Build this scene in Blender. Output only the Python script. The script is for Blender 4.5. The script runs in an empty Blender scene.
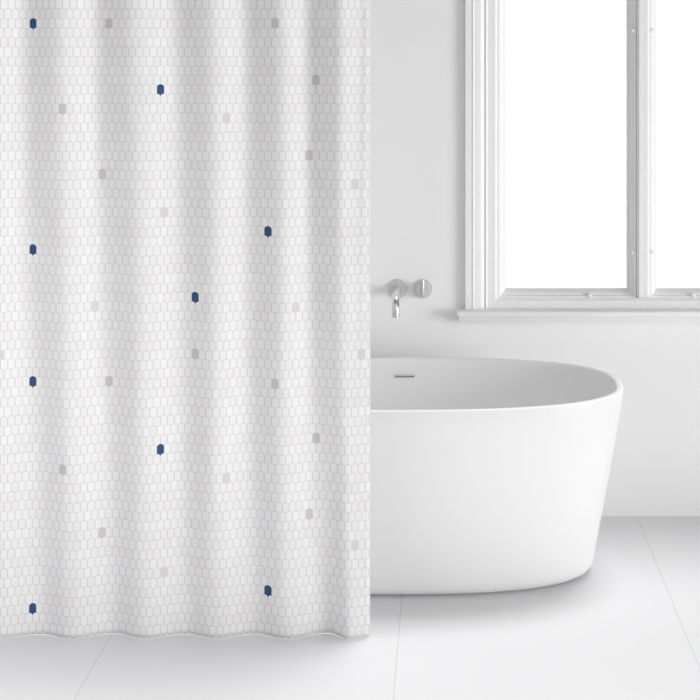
import bpy, bmesh, math
from mathutils import Vector

sc = bpy.context.scene
col = sc.collection
PI = math.pi

# ------------------------------------------------------------------ constants
H = 1.65              # camera height
WALL = 5.06           # face of the back wall (Y)
CUR = 4.01            # mean plane of the curtain (Y)
KC = 1414/4.01           # print scale of the curtain, units per metre

# ------------------------------------------------------------------ materials
def mat(name, color, rough=0.5, metal=0.0, spec=0.5, bump=None, noise=None):
    m = bpy.data.materials.new(name); m.use_nodes = True
    nt = m.node_tree; b = nt.nodes['Principled BSDF']
    b.inputs['Base Color'].default_value = (*color, 1)
    b.inputs['Roughness'].default_value = rough
    b.inputs['Metallic'].default_value = metal
    b.inputs['Specular IOR Level'].default_value = spec
    tc = nt.nodes.new('ShaderNodeTexCoord')
    if noise:
        sc_, amt = noise
        n = nt.nodes.new('ShaderNodeTexNoise'); n.inputs['Scale'].default_value = sc_
        n.inputs['Detail'].default_value = 4
        nt.links.new(tc.outputs['Object'], n.inputs['Vector'])
        r = nt.nodes.new('ShaderNodeMapRange')
        r.inputs['To Min'].default_value = 1 - amt; r.inputs['To Max'].default_value = 1 + amt
        nt.links.new(n.outputs['Fac'], r.inputs['Value'])
        v = nt.nodes.new('ShaderNodeVectorMath'); v.operation = 'SCALE'
        v.inputs[0].default_value = color
        nt.links.new(r.outputs['Result'], v.inputs['Scale'])
        nt.links.new(v.outputs['Vector'], b.inputs['Base Color'])
    if bump:
        sc_, st = bump
        n = nt.nodes.new('ShaderNodeTexNoise'); n.inputs['Scale'].default_value = sc_
        nt.links.new(tc.outputs['Object'], n.inputs['Vector'])
        bp = nt.nodes.new('ShaderNodeBump'); bp.inputs['Strength'].default_value = st
        bp.inputs['Distance'].default_value = 0.002
        nt.links.new(n.outputs['Fac'], bp.inputs['Height'])
        nt.links.new(bp.outputs['Normal'], b.inputs['Normal'])
    return m

M_WALL = mat('wall_plaster', (0.91, 0.91, 0.912), 0.85, spec=0.2, bump=(60, .08), noise=(2.0, .012))
M_TRIM = mat('white_gloss_paint', (0.95, 0.95, 0.95), 0.45, bump=(25, .05))
M_TUB = mat('white_acrylic', (0.86, 0.86, 0.86), 0.38, spec=0.4)
M_STEEL = mat('brushed_steel', (0.80, 0.80, 0.80), 0.25, metal=1.0)
M_FACE = mat('satin_steel', (0.72, 0.72, 0.71), 0.45, metal=.55)
M_DARK = mat('dark_opening', (0.24, 0.23, 0.23), 0.5)
M_ROD = mat('rod_chrome', (0.75, 0.75, 0.75), 0.15, metal=1.0)

def floor_mat():
    m = bpy.data.materials.new('white_floor_tile'); m.use_nodes = True
    nt = m.node_tree; b = nt.nodes['Principled BSDF']
    b.inputs['Roughness'].default_value = 0.55
    b.inputs['Specular IOR Level'].default_value = 0.3
    tc = nt.nodes.new('ShaderNodeTexCoord')
    s = nt.nodes.new('ShaderNodeSeparateXYZ'); nt.links.new(tc.outputs['Object'], s.inputs[0])
    def M(op, a, bb=None, c=None):
        n = nt.nodes.new('ShaderNodeMath'); n.operation = op
        for k, v in enumerate((a, bb, c)):
            if v is None: continue
            if isinstance(v, (int, float)): n.inputs[k].default_value = v
            else: nt.links.new(v, n.inputs[k])
        return n.outputs[0]
    def joint(o, off, pitch, half):
        t = M('DIVIDE', M('SUBTRACT', o, off), pitch)
        d = M('ABSOLUTE', M('SUBTRACT', t, M('ROUND', t)))
        return M('LESS_THAN', M('MULTIPLY', d, pitch), half)
    g = M('MAXIMUM', joint(s.outputs[0], -0.1345, 0.8175, 0.0016), joint(s.outputs[1], 3.58, 1.635, 0.0016))
    n = nt.nodes.new('ShaderNodeTexNoise'); n.inputs['Scale'].default_value = 1.6; n.inputs['Detail'].default_value = 5
    nt.links.new(tc.outputs['Object'], n.inputs['Vector'])
    r = nt.nodes.new('ShaderNodeMapRange'); r.inputs['To Min'].default_value = .975; r.inputs['To Max'].default_value = 1.025
    nt.links.new(n.outputs['Fac'], r.inputs['Value'])
    v = nt.nodes.new('ShaderNodeVectorMath'); v.operation = 'SCALE'; v.inputs[0].default_value = FLOORC
    nt.links.new(r.outputs[0], v.inputs['Scale'])
    mx = nt.nodes.new('ShaderNodeMix'); mx.data_type = 'RGBA'
    nt.links.new(g, mx.inputs[0]); nt.links.new(v.outputs[0], mx.inputs[6])
    mx.inputs[7].default_value = (0.68, 0.68, 0.68, 1)
    nt.links.new(mx.outputs[2], b.inputs['Base Color'])
    return m
FLOORC = (0.82, 0.82, 0.83)
M_FLOOR = floor_mat()

def glass_mat():
    m = bpy.data.materials.new('window_glass'); m.use_nodes = True
    nt = m.node_tree; nt.nodes.clear()
    out = nt.nodes.new('ShaderNodeOutputMaterial')
    t = nt.nodes.new('ShaderNodeBsdfTransparent'); t.inputs[0].default_value = (1, 1, 1, 1)
    g = nt.nodes.new('ShaderNodeBsdfGlossy'); g.inputs['Roughness'].default_value = 0.02
    f = nt.nodes.new('ShaderNodeFresnel'); f.inputs[0].default_value = 1.45
    mx = nt.nodes.new('ShaderNodeMixShader')
    nt.links.new(f.outputs[0], mx.inputs[0]); nt.links.new(t.outputs[0], mx.inputs[1]); nt.links.new(g.outputs[0], mx.inputs[2])
    nt.links.new(mx.outputs[0], out.inputs[0])
    return m
M_GLASS = glass_mat()

# print on the curtain: scale-shaped tiles, a few of them navy or greige
P = 6.935; R = 9.46
NAVY = [(0, 0), (7, 18.5), (22, 34), (29, 23.5), (24, 0)]
GREIGE = [(0, 11), (0, 35), (6, 41), (9, 4.5), (16, 10), (14, 40), (35, 23.5)]
SAND = [(10, 28), (20, 19), (17, 46.5), (30, 9), (30, 38), (35, -4.5)]

def curtain_mat():
    m = bpy.data.materials.new('scale_tile_print_fabric'); m.use_nodes = True
    nt = m.node_tree; b = nt.nodes['Principled BSDF']
    b.inputs['Roughness'].default_value = 0.75
    b.inputs['Specular IOR Level'].default_value = 0.25
    def M(op, a, bb=None, c=None, clamp=False):
        n = nt.nodes.new('ShaderNodeMath'); n.operation = op; n.use_clamp = clamp
        for k, v in enumerate((a, bb, c)):
            if v is None: continue
            if isinstance(v, (int, float)): n.inputs[k].default_value = v
            else: nt.links.new(v, n.inputs[k])
        return n.outputs[0]
    uv = nt.nodes.new('ShaderNodeUVMap'); uv.uv_map = 'print'
    s = nt.nodes.new('ShaderNodeSeparateXYZ'); nt.links.new(uv.outputs[0], s.inputs[0])
    u, v = s.outputs[0], s.outputs[1]
    j0 = M('FLOOR', v); fy = M('SUBTRACT', v, j0)
    par0 = M('FLOORED_MODULO', j0, 2)
    def cells(par):
        uc = M('SUBTRACT', u, M('MULTIPLY', par, .5))
        i = M('FLOOR', M('ADD', uc, .5))
        return i, M('ABSOLUTE', M('SUBTRACT', uc, i))
    i0, d0 = cells(par0)
    par1 = M('SUBTRACT', 1, par0); i1, d1 = cells(par1)
    t2 = M('MULTIPLY', d0, 2)
    yt = M('MULTIPLY', M('SUBTRACT', 1, M('SQRT', M('MAXIMUM', M('SUBTRACT', 1, M('MULTIPLY', M('MULTIPLY', t2, t2), .93)), 0.0))), .38)
    above = M('LESS_THAN', fy, yt)
    inv = M('SUBTRACT', 1, above)
    j = M('SUBTRACT', j0, above)
    c0 = M('ADD', M('MULTIPLY', i0, 2), par0); c1 = M('ADD', M('MULTIPLY', i1, 2), par1)
    c = M('ADD', M('MULTIPLY', c0, inv), M('MULTIPLY', c1, above))
    key = M('ADD', M('MULTIPLY', M('FLOORED_MODULO', j, 38), 104), M('FLOORED_MODULO', c, 104))
    def pick(lst):
        tot = None
        for (rw, cc) in lst:
            k = (rw % 38) * 104 + (int(round(cc * 2)) % 104)
            n = M('COMPARE', key, float(k), .5)
            tot = n if tot is None else M('ADD', tot, n)
        return tot
    vert = M('MULTIPLY', M('SUBTRACT', 1, M('DIVIDE', M('SUBTRACT', .5, d0), .085), clamp=True), inv)
    arch = M('SUBTRACT', 1, M('DIVIDE', M('ABSOLUTE', M('SUBTRACT', fy, yt)), .075), clamp=True)
    line = M('MAXIMUM', vert, arch)
    wn = nt.nodes.new('ShaderNodeTexWhiteNoise'); wn.noise_dimensions = '1D'; nt.links.new(key, wn.inputs['W'])
    # cloth colour: faintly uneven tint from tile to tile
    ramp = nt.nodes.new('ShaderNodeValToRGB')
    e = ramp.color_ramp.elements
    e[0].position = 0; e[0].color = (0.785, 0.765, 0.772, 1)
    e[1].position = 1; e[1].color = (0.815, 0.815, 0.82, 1)
    nt.links.new(wn.outputs[0], ramp.inputs[0])
    def mix(f, a, bb):
        n = nt.nodes.new('ShaderNodeMix'); n.data_type = 'RGBA'
        nt.links.new(f, n.inputs[0])
        for k, x in ((6, a), (7, bb)):
            if isinstance(x, tuple): n.inputs[k].default_value = (*x, 1)
            else: nt.links.new(x, n.inputs[k])
        return n.outputs[2]
    cc = mix(M('MULTIPLY', line, .78), ramp.outputs[0], (0.47, 0.46, 0.465))
    cc = mix(pick(GREIGE), cc, (0.57, 0.54, 0.505))
    cc = mix(pick(SAND), cc, (0.66, 0.62, 0.59))
    cc = mix(pick(NAVY), cc, (0.030, 0.075, 0.17))
    nt.links.new(cc, b.inputs['Base Color'])
    # woven surface
    tc = nt.nodes.new('ShaderNodeTexCoord')
    nz = nt.nodes.new('ShaderNodeTexNoise'); nz.inputs['Scale'].default_value = 420
    nt.links.new(tc.outputs['Object'], nz.inputs['Vector'])
    bp = nt.nodes.new('ShaderNodeBump'); bp.inputs['Strength'].default_value = .12; bp.inputs['Distance'].default_value = .001
    nt.links.new(nz.outputs['Fac'], bp.inputs['Height']); nt.links.new(bp.outputs['Normal'], b.inputs['Normal'])
    return m
M_CUR = curtain_mat()

# ------------------------------------------------------------------ helpers
def obj(name, bm, m, parent=None, sharp=35):
    bmesh.ops.recalc_face_normals(bm, faces=bm.faces)
    me = bpy.data.meshes.new(name); bm.to_mesh(me); bm.free()
    for p in me.polygons: p.use_smooth = True
    me.set_sharp_from_angle(angle=math.radians(sharp))
    for mm in (m if isinstance(m, (list, tuple)) else [m]): me.materials.append(mm)
    o = bpy.data.objects.new(name, me); col.objects.link(o)
    if parent: 
        o.parent = parent
        if parent.parent is None: o.location = -parent.location     # parts of parts already sit in world coordinates
    return o
def empty(name, loc):
    o = bpy.data.objects.new(name, None); o.location = loc; o.empty_display_size = .1
    col.objects.link(o); return o
def tag(o, label=None, cat=None, group=None, kind=None):
    if label: o['label'] = label
    if cat: o['category'] = cat
    if group: o['group'] = group
    if kind: o['kind'] = kind
    return o
def box(bm, x0, x1, y0, y1, z0, z1, bevel=0, seg=2):
    vs = [bm.verts.new((x, y, z)) for x in (x0, x1) for y in (y0, y1) for z in (z0, z1)]
    F = [(0,1,3,2),(4,6,7,5),(0,4,5,1),(2,3,7,6),(0,2,6,4),(1,5,7,3)]
    fs = [bm.faces.new([vs[i] for i in f]) for f in F]
    if bevel:
        es = list({e for f in fs for e in f.edges})
        bmesh.ops.bevel(bm, geom=es, offset=bevel, segments=seg, profile=.5, affect='EDGES')
def sweep_rect(bm, x0, x1, z0, z1, prof, open_bottom=False):
    """closed profile [(t inward, y)] carried round a rectangle with mitred corners"""
    n = len(prof); loops = []
    if open_bottom:
        f = [lambda t: (x0+t, z0), lambda t: (x0+t, z1-t), lambda t: (x1-t, z1-t), lambda t: (x1-t, z0)]
    else:
        f = [lambda t: (x0+t, z0+t), lambda t: (x0+t, z1-t), lambda t: (x1-t, z1-t), lambda t: (x1-t, z0+t)]
    for g in f:
        loops.append([bm.verts.new((g(t)[0], y, g(t)[1])) for t, y in prof])
    for k in range(3 if open_bottom else 4):
        a, b = loops[k], loops[(k+1) % 4]
        for i in range(n):
            bm.faces.new((a[i], a[(i+1) % n], b[(i+1) % n], b[i]))
    if open_bottom:
        bm.faces.new(loops[0]); bm.faces.new(loops[3])
def lathe_y(bm, cx, cz, y0, prof, seg=48):
    """profile [(radius, distance towards the viewer from y0)] turned about an axis along Y"""
    rings = []
    for r, d in prof:
        if r < 1e-6: rings.append([bm.verts.new((cx, y0-d, cz))])
        else: rings.append([bm.verts.new((cx+r*math.cos(2*PI*k/seg), y0-d, cz+r*math.sin(2*PI*k/seg))) for k in range(seg)])
    for a, b in zip(rings, rings[1:]):
        for k in range(seg):
            q = (k+1) % seg
            if len(a) == 1 and len(b) == 1: continue
            if len(a) == 1: bm.faces.new((a[0], b[k], b[q]))
            elif len(b) == 1: bm.faces.new((a[k], b[0], a[q]))
            else: bm.faces.new((a[k], b[k], b[q], a[q]))
def tube(bm, pts, r, seg=24, cap=True, inner=None):
    pts = [Vector(p) for p in pts]; rings = []
    up = Vector((1, 0, 0)) if abs((pts[1]-pts[0]).normalized().x) < .8 else Vector((0, 0, 1))
    for i, p in enumerate(pts):
        t = (pts[min(i+1, len(pts)-1)] - pts[max(i-1, 0)]).normalized()
        a = (up - t*up.dot(t)).normalized(); b = t.cross(a); up = a
        rings.append([bm.verts.new(p + (a*math.cos(2*PI*k/seg) + b*math.sin(2*PI*k/seg))*r) for k in range(seg)])
    for a, b in zip(rings, rings[1:]):
        for k in range(seg):
            bm.faces.new((a[k], a[(k+1) % seg], b[(k+1) % seg], b[k]))
    if cap: bm.faces.new(rings[0]); bm.faces.new(rings[-1])

# ------------------------------------------------------------------ room shell
XL, XR = -1.80, 3.0
bm = bmesh.new(); box(bm, XL-.1, XR, -1.0, WALL+.16, -.1, 0)
tag(obj('floor', bm, M_FLOOR), 'white floor of large square-edged tiles with thin grey joints', 'floor', kind='structure')
WX0, WX1, WZ0, WZ1 = 0.120, 1.292, 0.735, 2.07      # hole in the wall
bm = bmesh.new()
xs = [XL-.1, WX0, WX1, XR]; zs = [0, WZ0, WZ1, 2.2]
for (yy) in (WALL, WALL+.16):
    g = [[bm.verts.new((x, yy, z)) for z in zs] for x in xs]
    for i in range(3):
        for k in range(3):
            if (i, k) != (1, 1): bm.faces.new((g[i][k], g[i+1][k], g[i+1][k+1], g[i][k+1]))
    if yy == WALL: g0 = g
rim = [(0,0),(1,0),(2,0),(3,0),(3,1),(3,2),(3,3),(2,3),(1,3),(0,3),(0,2),(0,1)]
for lp in (rim, [(1,1),(2,1),(2,2),(1,2)]):
    for p, q in zip(lp, lp[1:]+lp[:1]):
        bm.faces.new((g0[p[0]][p[1]], g0[q[0]][q[1]], g[q[0]][q[1]], g[p[0]][p[1]]))
tag(obj('wall_back', bm, M_WALL), 'plain off-white plastered wall behind the bathtub', 'wall', kind='structure')
bm = bmesh.new(); box(bm, XL-.1, XL, -1.0, WALL, 0, 2.2)
tag(obj('wall_left', bm, M_WALL), 'plain off-white plastered side wall behind the curtain', 'wall', kind='structure')

# ------------------------------------------------------------------ window
W = tag(empty('window_1', (0.706, WALL, 0.745)), 'tall white painted casement window with moulded surround above the bath', 'window', kind='structure')
bm = bmesh.new()
prof = [(0, .0), (0, -.021), (.002, -.023), (.023, -.023), (.0245, -.022), (.0258, -.0245), (.0285, -.0257), (.0312, -.0245), (.0325, -.022),
        (.045, -.0215), (.057, -.019), (.065, -.015), (.070, -.009), (.072, .0)]
sweep_rect(bm, .068, 1.344, .744, 2.122, prof, True)
obj('casing', bm, M_TRIM, W, 12)
bm = bmesh.new()
box(bm, .038, 1.374, WALL-.072, WALL+.02, .727, .745, .006, 3)
W.location  # sill board with a rounded nose
obj('sill', bm, M_TRIM, W)
bm = bmesh.new()
pr = [(.0, .727), (-.050, .727), (-.050, .722), (-.046, .717), (-.036, .712), (-.031, .706), (-.027, .702), (0, .702)]
A = [bm.verts.new((.046, WALL+y, z)) for y, z in pr]; A2 = [bm.verts.new((.056, WALL+y*.98, z)) for y, z in pr]
B = [bm.verts.new((1.366, WALL+y, z)) for y, z in pr]
for i in range(len(pr)):
    k = (i+1) % len(pr)
    bm.faces.new((A[i], A[k], B[k], B[i]))
bm.faces.new(A); bm.faces.new(B)
for v in A2: bm.verts.remove(v)
obj('apron', bm, M_TRIM, W)
# shift the swept profiles onto the wall
for o in W.children:
    if o.name.startswith('casing'):
        for v in o.data.vertices: v.co.y += WALL
# outer frame with mullion
bm = bmesh.new()
fp = [(0, .14), (0, -.010), (.003, -.013), (.006, -.010), (.008, -.006), (.036, -.006), (.039, -.003), (.040, .002), (.044, .004), (.044, .14)]
sweep_rect(bm, .140, 1.272, .736, 2.054, [(t, y+WALL) for t, y in fp])
MX0, MX1 = .684, .728
pm = [(MX0, .14), (MX0, .004), (MX0+.003, .002), (MX0+.004, -.003), (MX0+.007, -.006), (MX0+.0195, -.006), (MX0+.021, -.005), (MX0+.023, -.005), (MX0+.0245, -.006),
      (MX1-.007, -.006), (MX1-.004, -.003), (MX1-.003, .002), (MX1, .004), (MX1, .14)]
lo = [bm.verts.new((x, WALL+y, .783)) for x, y in pm]; hi = [bm.verts.new((x, WALL+y, 2.012)) for x, y in pm]
for i in range(len(pm)):
    k = (i+1) % len(pm); bm.faces.new((lo[i], lo[k], hi[k], hi[i]))
bm.faces.new(lo); bm.faces.new(hi)
obj('frame', bm, M_TRIM, W, 12)
sp = [(0, .07), (0, .016), (.002, .012), (.008, .012), (.010, .016), (.012, .020), (.020, .026), (.026, .036), (.0285, .042), (.029, .07)]
for (a, b) in ((.184, .684), (.728, 1.228)):
    bm = bmesh.new(); sweep_rect(bm, a+.0005, b-.0005, .7765, 2.0095, [(t, y+WALL) for t, y in sp])
    s = obj('sash', bm, M_TRIM, W, 12)
    bm = bmesh.new(); box(bm, a+.024, b-.024, WALL+.052, WALL+.057, .800, 1.986)
    obj('glass', bm, M_GLASS, s)
    knobs = [(a+.331 if a < .5 else a+.147+.012, .789)]
    for z in (.942, 1.738):
        knobs += [(b-.014 if a < .5 else a+.010, z)]
    for (x, z) in knobs:
        bm = bmesh.new()
        lathe_y(bm, x, z, WALL+.024, [(0, 0), (.006, 0), (.006, .006), (.0085, .010), (.0085, .014), (.006, .018), (0, .0195)], 20)
        obj('stop_knob', bm, M_TRIM, s)

# ------------------------------------------------------------------ bathtub
TX, TY, TA, TB, TH, TN = -.173, 4.570, .742, .375, .594, 2.6
def ring(bm, ins, z, n=160):
    out = []
    for k in range(n):
        t = 2*PI*k/n; c, s = math.cos(t), math.sin(t)
        x = (TA-ins)*math.copysign(abs(c)**(2/TN), c); y = (TB-ins*.88)*math.copysign(abs(s)**(2/TN), s)
        out.append(bm.verts.new((TX+x, TY+y, z)))
    return out
T = tag(empty('bathtub', (TX, TY, 0)), 'large white oval freestanding bathtub standing on the tiled floor', 'bathtub')
bm = bmesh.new()
pf = [(.165, 0), (.160, .006), (.132, .0065), (.121, .009), (.109, .016), (.099, .030), (.093, .048), (.089, .075)]
for k in range(1, 9):
    z = .075 + (TH-.007-.075)*k/8; pf.append((.089*(1 - k/8)**1.08, z))
pf += [(.0008, TH-.004), (.003, TH-.001), (.006, TH), (.016, TH), (.019, TH-.001), (.021, TH-.004), (.022, TH-.010)]
for z, i_ in ((.54, .028), (.46, .037), (.38, .047), (.30, .058), (.22, .072), (.17, .088), (.135, .112), (.115, .145), (.105, .19), (.100, .26)):
    pf.append((i_, z))
rs = [ring(bm, i_, z) for i_, z in pf]
for a, b in zip(rs, rs[1:]):
    for k in range(len(a)):
        q = (k+1) % len(a); bm.faces.new((a[k], a[q], b[q], b[k]))
bm.faces.new(rs[0]); bm.faces.new(rs[-1])
obj('shell', bm, M_TUB, T, 60)
ox, oz = -.143, .533; oy = TY+TB-.0285
bm = bmesh.new(); box(bm, ox-.036, ox+.036, oy-.004, oy+.006, oz-.0055, oz+.0055, .002, 2)
ov = tag(obj('overflow_plate', bm, M_FACE, T), 'slim metal overflow slot on the inner wall')
bm = bmesh.new(); box(bm, ox-.033, ox+.033, oy-.0048, oy, oz-.0026, oz+.0026, .0006, 1)
obj('overflow_opening', bm, M_DARK, ov)

# ------------------------------------------------------------------ wall taps
SX, SZ = -.1725, .814
S = tag(empty('bath_spout', (SX, WALL, SZ)), 'curved steel bath spout on a round plate, fixed to the wall', 'tap')
bm = bmesh.new(); lathe_y(bm, SX, SZ, WALL+.0015, [(0, 0), (.034, 0), (.034, .007), (.0325, .009), (0, .009)])
obj('wall_plate', bm, M_FACE, S)
bm = bmesh.new()
pts = [(SX, WALL-.006, SZ), (SX, WALL-.03, SZ), (SX, WALL-.10, SZ)]
rc = .05
for k in range(0, 13):
    a = PI/2*k/12
    pts.append((SX, WALL-.16-rc*math.sin(a), SZ-rc+rc*math.cos(a)))
pts.append((SX, WALL-.21, SZ-.063))
tube(bm, pts, .0135, 28)
sp_ = obj('spout_pipe', bm, M_STEEL, S, 50)
bm = bmesh.new()
vs = []
c = Vector((SX, WALL-.21, SZ-.0635))
v1 = [bm.verts.new(c+Vector((.011*math.cos(2*PI*k/24), .011*math.sin(2*PI*k/24), 0))) for k in range(24)]
v2 = [bm.verts.new(c+Vector((.011*math.cos(2*PI*k/24), .011*math.sin(2*PI*k/24), .004))) for k in range(24)]
for k in range(24): bm.faces.new((v1[k], v1[(k+1) % 24], v2[(k+1) % 24], v2[k]))
bm.faces.new(v1); bm.faces.new(v2)
obj('aerator', bm, M_DARK, sp_)

VX = -.0815
V = tag(empty('bath_mixer', (VX, WALL, SZ)), 'round steel mixer knob with a raised bar, right of the spout', 'tap')
bm = bmesh.new(); lathe_y(bm, VX, SZ, WALL+.0015, [(0, 0), (.034, 0), (.034, .006), (.0325, .008), (0, .008)])
obj('wall_plate', bm, M_FACE, V)
bm = bmesh.new(); lathe_y(bm, VX, SZ, WALL, [(0, .006), (.0245, .006), (.0245, .040), (.0235, .0415), (0, .0415)])
kb = obj('knob', bm, M_FACE, V)
bm = bmesh.new(); box(bm, VX-.004, VX+.004, WALL-.052, WALL-.040, SZ-.022, SZ+.040, .0035, 3)
obj('lever', bm, M_STEEL, kb)

# ------------------------------------------------------------------ shower curtain
def smooth_interp(tab, x):
    if x <= tab[0][0]: return tab[0][1]
    for (a, va), (b, vb) in zip(tab, tab[1:]):
        if x <= b:
            t = (x-a)/(b-a); t = (1-math.cos(PI*t))/2
            return va+(vb-va)*t
    return tab[-1][1]
# folds: + towards the viewer; positions in print units along the cloth
TOP = [(-190, .8), (-155, -.9), (-118, 1), (-82, -1), (-46, .9), (-12, -.1), (-2, -.05), (8, .15)]
TOP = [(-232, .9), (-195, -1), (-160, 1), (-122, -1), (-86, .9), (-48, -1), (-12, 1.0), (28, -1.0), (66, 1.1), (100, -1.0), (138, 1.05), (178, -1.0),
       (212, .8), (245, -1.15), (280, .8), (308, -1.2), (338, .95), (362, -.35), (370, -.75)]
BOT = [(-232, .9), (-195, -1), (-160, 1), (-122, -1), (-86, .9), (-44, -1), (-4, .9), (40, -.7), (74, 1.0), (112, -1.0), (146, .9), (184, -.8),
       (217, .8), (254, -.9), (288, 1.0), (327, -1.3), (350, 1.25), (366, .5), (370, .1)]
ZB, ZT = .0022, 2.02
def depth(px, s):       # s: 0 top .. 1 bottom
    a = smooth_interp(TOP, px + 3*math.sin(s*4+px*.013)); b = smooth_interp(BOT, px)
    e = s**1.6
    g = a*(1-e)*AT + b*e*AB
    g += .0016*math.sin(px*.17+s*3)*(1-s) 
    return g
AT, AB = .026, .017
SHX = -.17     # the print sits slightly skewed across the gathers
nx, nz = 620, 110
bm = bmesh.new(); uvl = bm.loops.layers.uv.new('print')
grid = []
for k in range(nz+1):
    s = k/nz; row = []
    for i in range(nx+1):
        px = -215 + (370+215)*i/nx
        X = (px-446)/KC
        g = depth(px, s)
        zb = ZB - .03*g
        Z = ZT + (zb-ZT)*s
        row.append((bm.verts.new((X, CUR-g, Z)), (px-32.2 + KC*SHX*g)/P, ((H-Z)*KC+55-18.0 - KC*0*g)/R))
    grid.append(row)
for k in range(nz):
    for i in range(nx):
        q = [grid[k][i], grid[k+1][i], grid[k+1][i+1], grid[k][i+1]]
        f = bm.faces.new([c[0] for c in q])
        for l, c in zip(f.loops, q): l[uvl].uv = (c[1], c[2])
me = bpy.data.meshes.new('shower_curtain'); bm.to_mesh(me); bm.free()
for p in me.polygons: p.use_smooth = True
me.materials.append(M_CUR)
C = bpy.data.objects.new('shower_curtain', me); col.objects.link(C)
sd = C.modifiers.new('thickness', 'SOLIDIFY'); sd.thickness = .0012; sd.offset = -1
tag(C, 'white shower curtain with a small tile print in navy and beige, hanging before the bathtub', 'shower curtain')

# rod bent back to the wall beyond the free edge of the curtain, rings above each fold (all above the picture)
bm = bmesh.new()
RZ, RX = 2.07, -.10
pts = [(XL, CUR, RZ), (-1.2, CUR, RZ), (RX-.15, CUR, RZ)]
for k in range(1, 13):
    a = PI/2*k/12; pts.append((RX-.15+.15*math.sin(a), CUR+.15-.15*math.cos(a), RZ))
pts.append((RX, WALL, RZ))
RD = tag(empty('curtain_rod', (XL, CUR, RZ)), 'chrome curtain rod running from the side wall and round to the back wall', 'curtain rod')
tube(bm, pts, .012, 20); obj('pole', bm, M_ROD, RD, 50)
bm = bmesh.new(); lathe_y(bm, RX, RZ, WALL, [(0, 0), (.03, 0), (.03, .008), (.014, .02), (.0122, .02)], 32); obj('flange', bm, M_ROD, RD)
first = None
for px in (-200, -155, -118, -82, -46, -12, 28, 66, 100, 138, 178, 212, 245, 280, 308, 338, 364):
    X = (px-446)/KC
    if first is None:
        bm = bmesh.new()
        loop = [(0, .026*math.cos(2*PI*k/24), .038*math.sin(2*PI*k/24)) for k in range(25)]
        tube(bm, loop, .0018, 8, cap=False)
        first = obj('curtain_ring', bm, M_ROD); r = first
        tag(first, 'thin steel ring holding the white printed curtain on its rod', 'curtain ring', 'curtain rings along the rod')
    else:
        r = first.copy(); col.objects.link(r)
    r.location = (X, CUR, 2.046)

# ------------------------------------------------------------------ light
w = bpy.data.worlds.new('sky'); sc.world = w; SKYDIR = (0, 1, 0); SKY = (.2, .9, .21, 1.12); w.use_nodes = True
nt = w.node_tree; bg = nt.nodes['Background']
tc = nt.nodes.new('ShaderNodeTexCoord'); sx = nt.nodes.new('ShaderNodeSeparateXYZ'); nt.links.new(tc.outputs['Generated'], sx.inputs[0])
# an overcast sky, brightest beyond the window and to its right, dimmer behind the viewer
dt = nt.nodes.new('ShaderNodeVectorMath'); dt.operation = 'DOT_PRODUCT'
nt.links.new(tc.outputs['Generated'], dt.inputs[0]); dt.inputs[1].default_value = SKYDIR
mr = nt.nodes.new('ShaderNodeMapRange'); mr.interpolation_type = 'SMOOTHSTEP'
mr.inputs['From Min'].default_value = SKY[0]; mr.inputs['From Max'].default_value = SKY[1]
mr.inputs['To Min'].default_value = SKY[2]; mr.inputs['To Max'].default_value = SKY[3]
nt.links.new(dt.outputs['Value'], mr.inputs['Value'])
nt.links.new(mr.outputs[0], bg.inputs['Strength'])
bg.inputs['Color'].default_value = (1, 1, 1, 1)
def sun(name, direction, strength, angle):
    l = bpy.data.lights.new(name, 'SUN'); l.energy = strength; l.angle = math.radians(angle)
    o = bpy.data.objects.new(name, l); col.objects.link(o)
    o.rotation_euler = (-Vector(direction)).to_track_quat('-Z', 'Y').to_euler()
    return o
sun('daylight_side', (1, -.57, .09), 1.72, 26)
sun('added_high_sun', (.18, .18, 1), 1.7, 20)  # added sun above the open-topped room, so the curtain shades the floor before it
sun('fill_front', (.4, -1, .6), .35, 40)  # added fill from the viewer's side, lifts the sill, window frame and tub inside
w.cycles.sampling_method = 'AUTOMATIC'

# ------------------------------------------------------------------ camera
cam = bpy.data.cameras.new('camera'); co = bpy.data.objects.new('camera', cam); col.objects.link(co)
co.location = (0, 0, H); co.rotation_euler = (PI/2, 0, 0)
cam.sensor_width = 36; cam.sensor_fit = 'HORIZONTAL'; cam.lens = 36*1414/700
cam.shift_x = (350-446)/700; cam.shift_y = (55-350)/700
cam.clip_start = .05
sc.camera = co
sc.view_settings.view_transform = 'Standard'; sc.view_settings.look = 'None'
sc.view_settings.gamma = 1; sc.view_settings.use_curve_mapping = False
sc.view_settings.exposure = 0.0
sc.cycles.use_denoising = True
sc.cycles.max_bounces = 10; sc.cycles.diffuse_bounces = 6; sc.cycles.transparent_max_bounces = 8
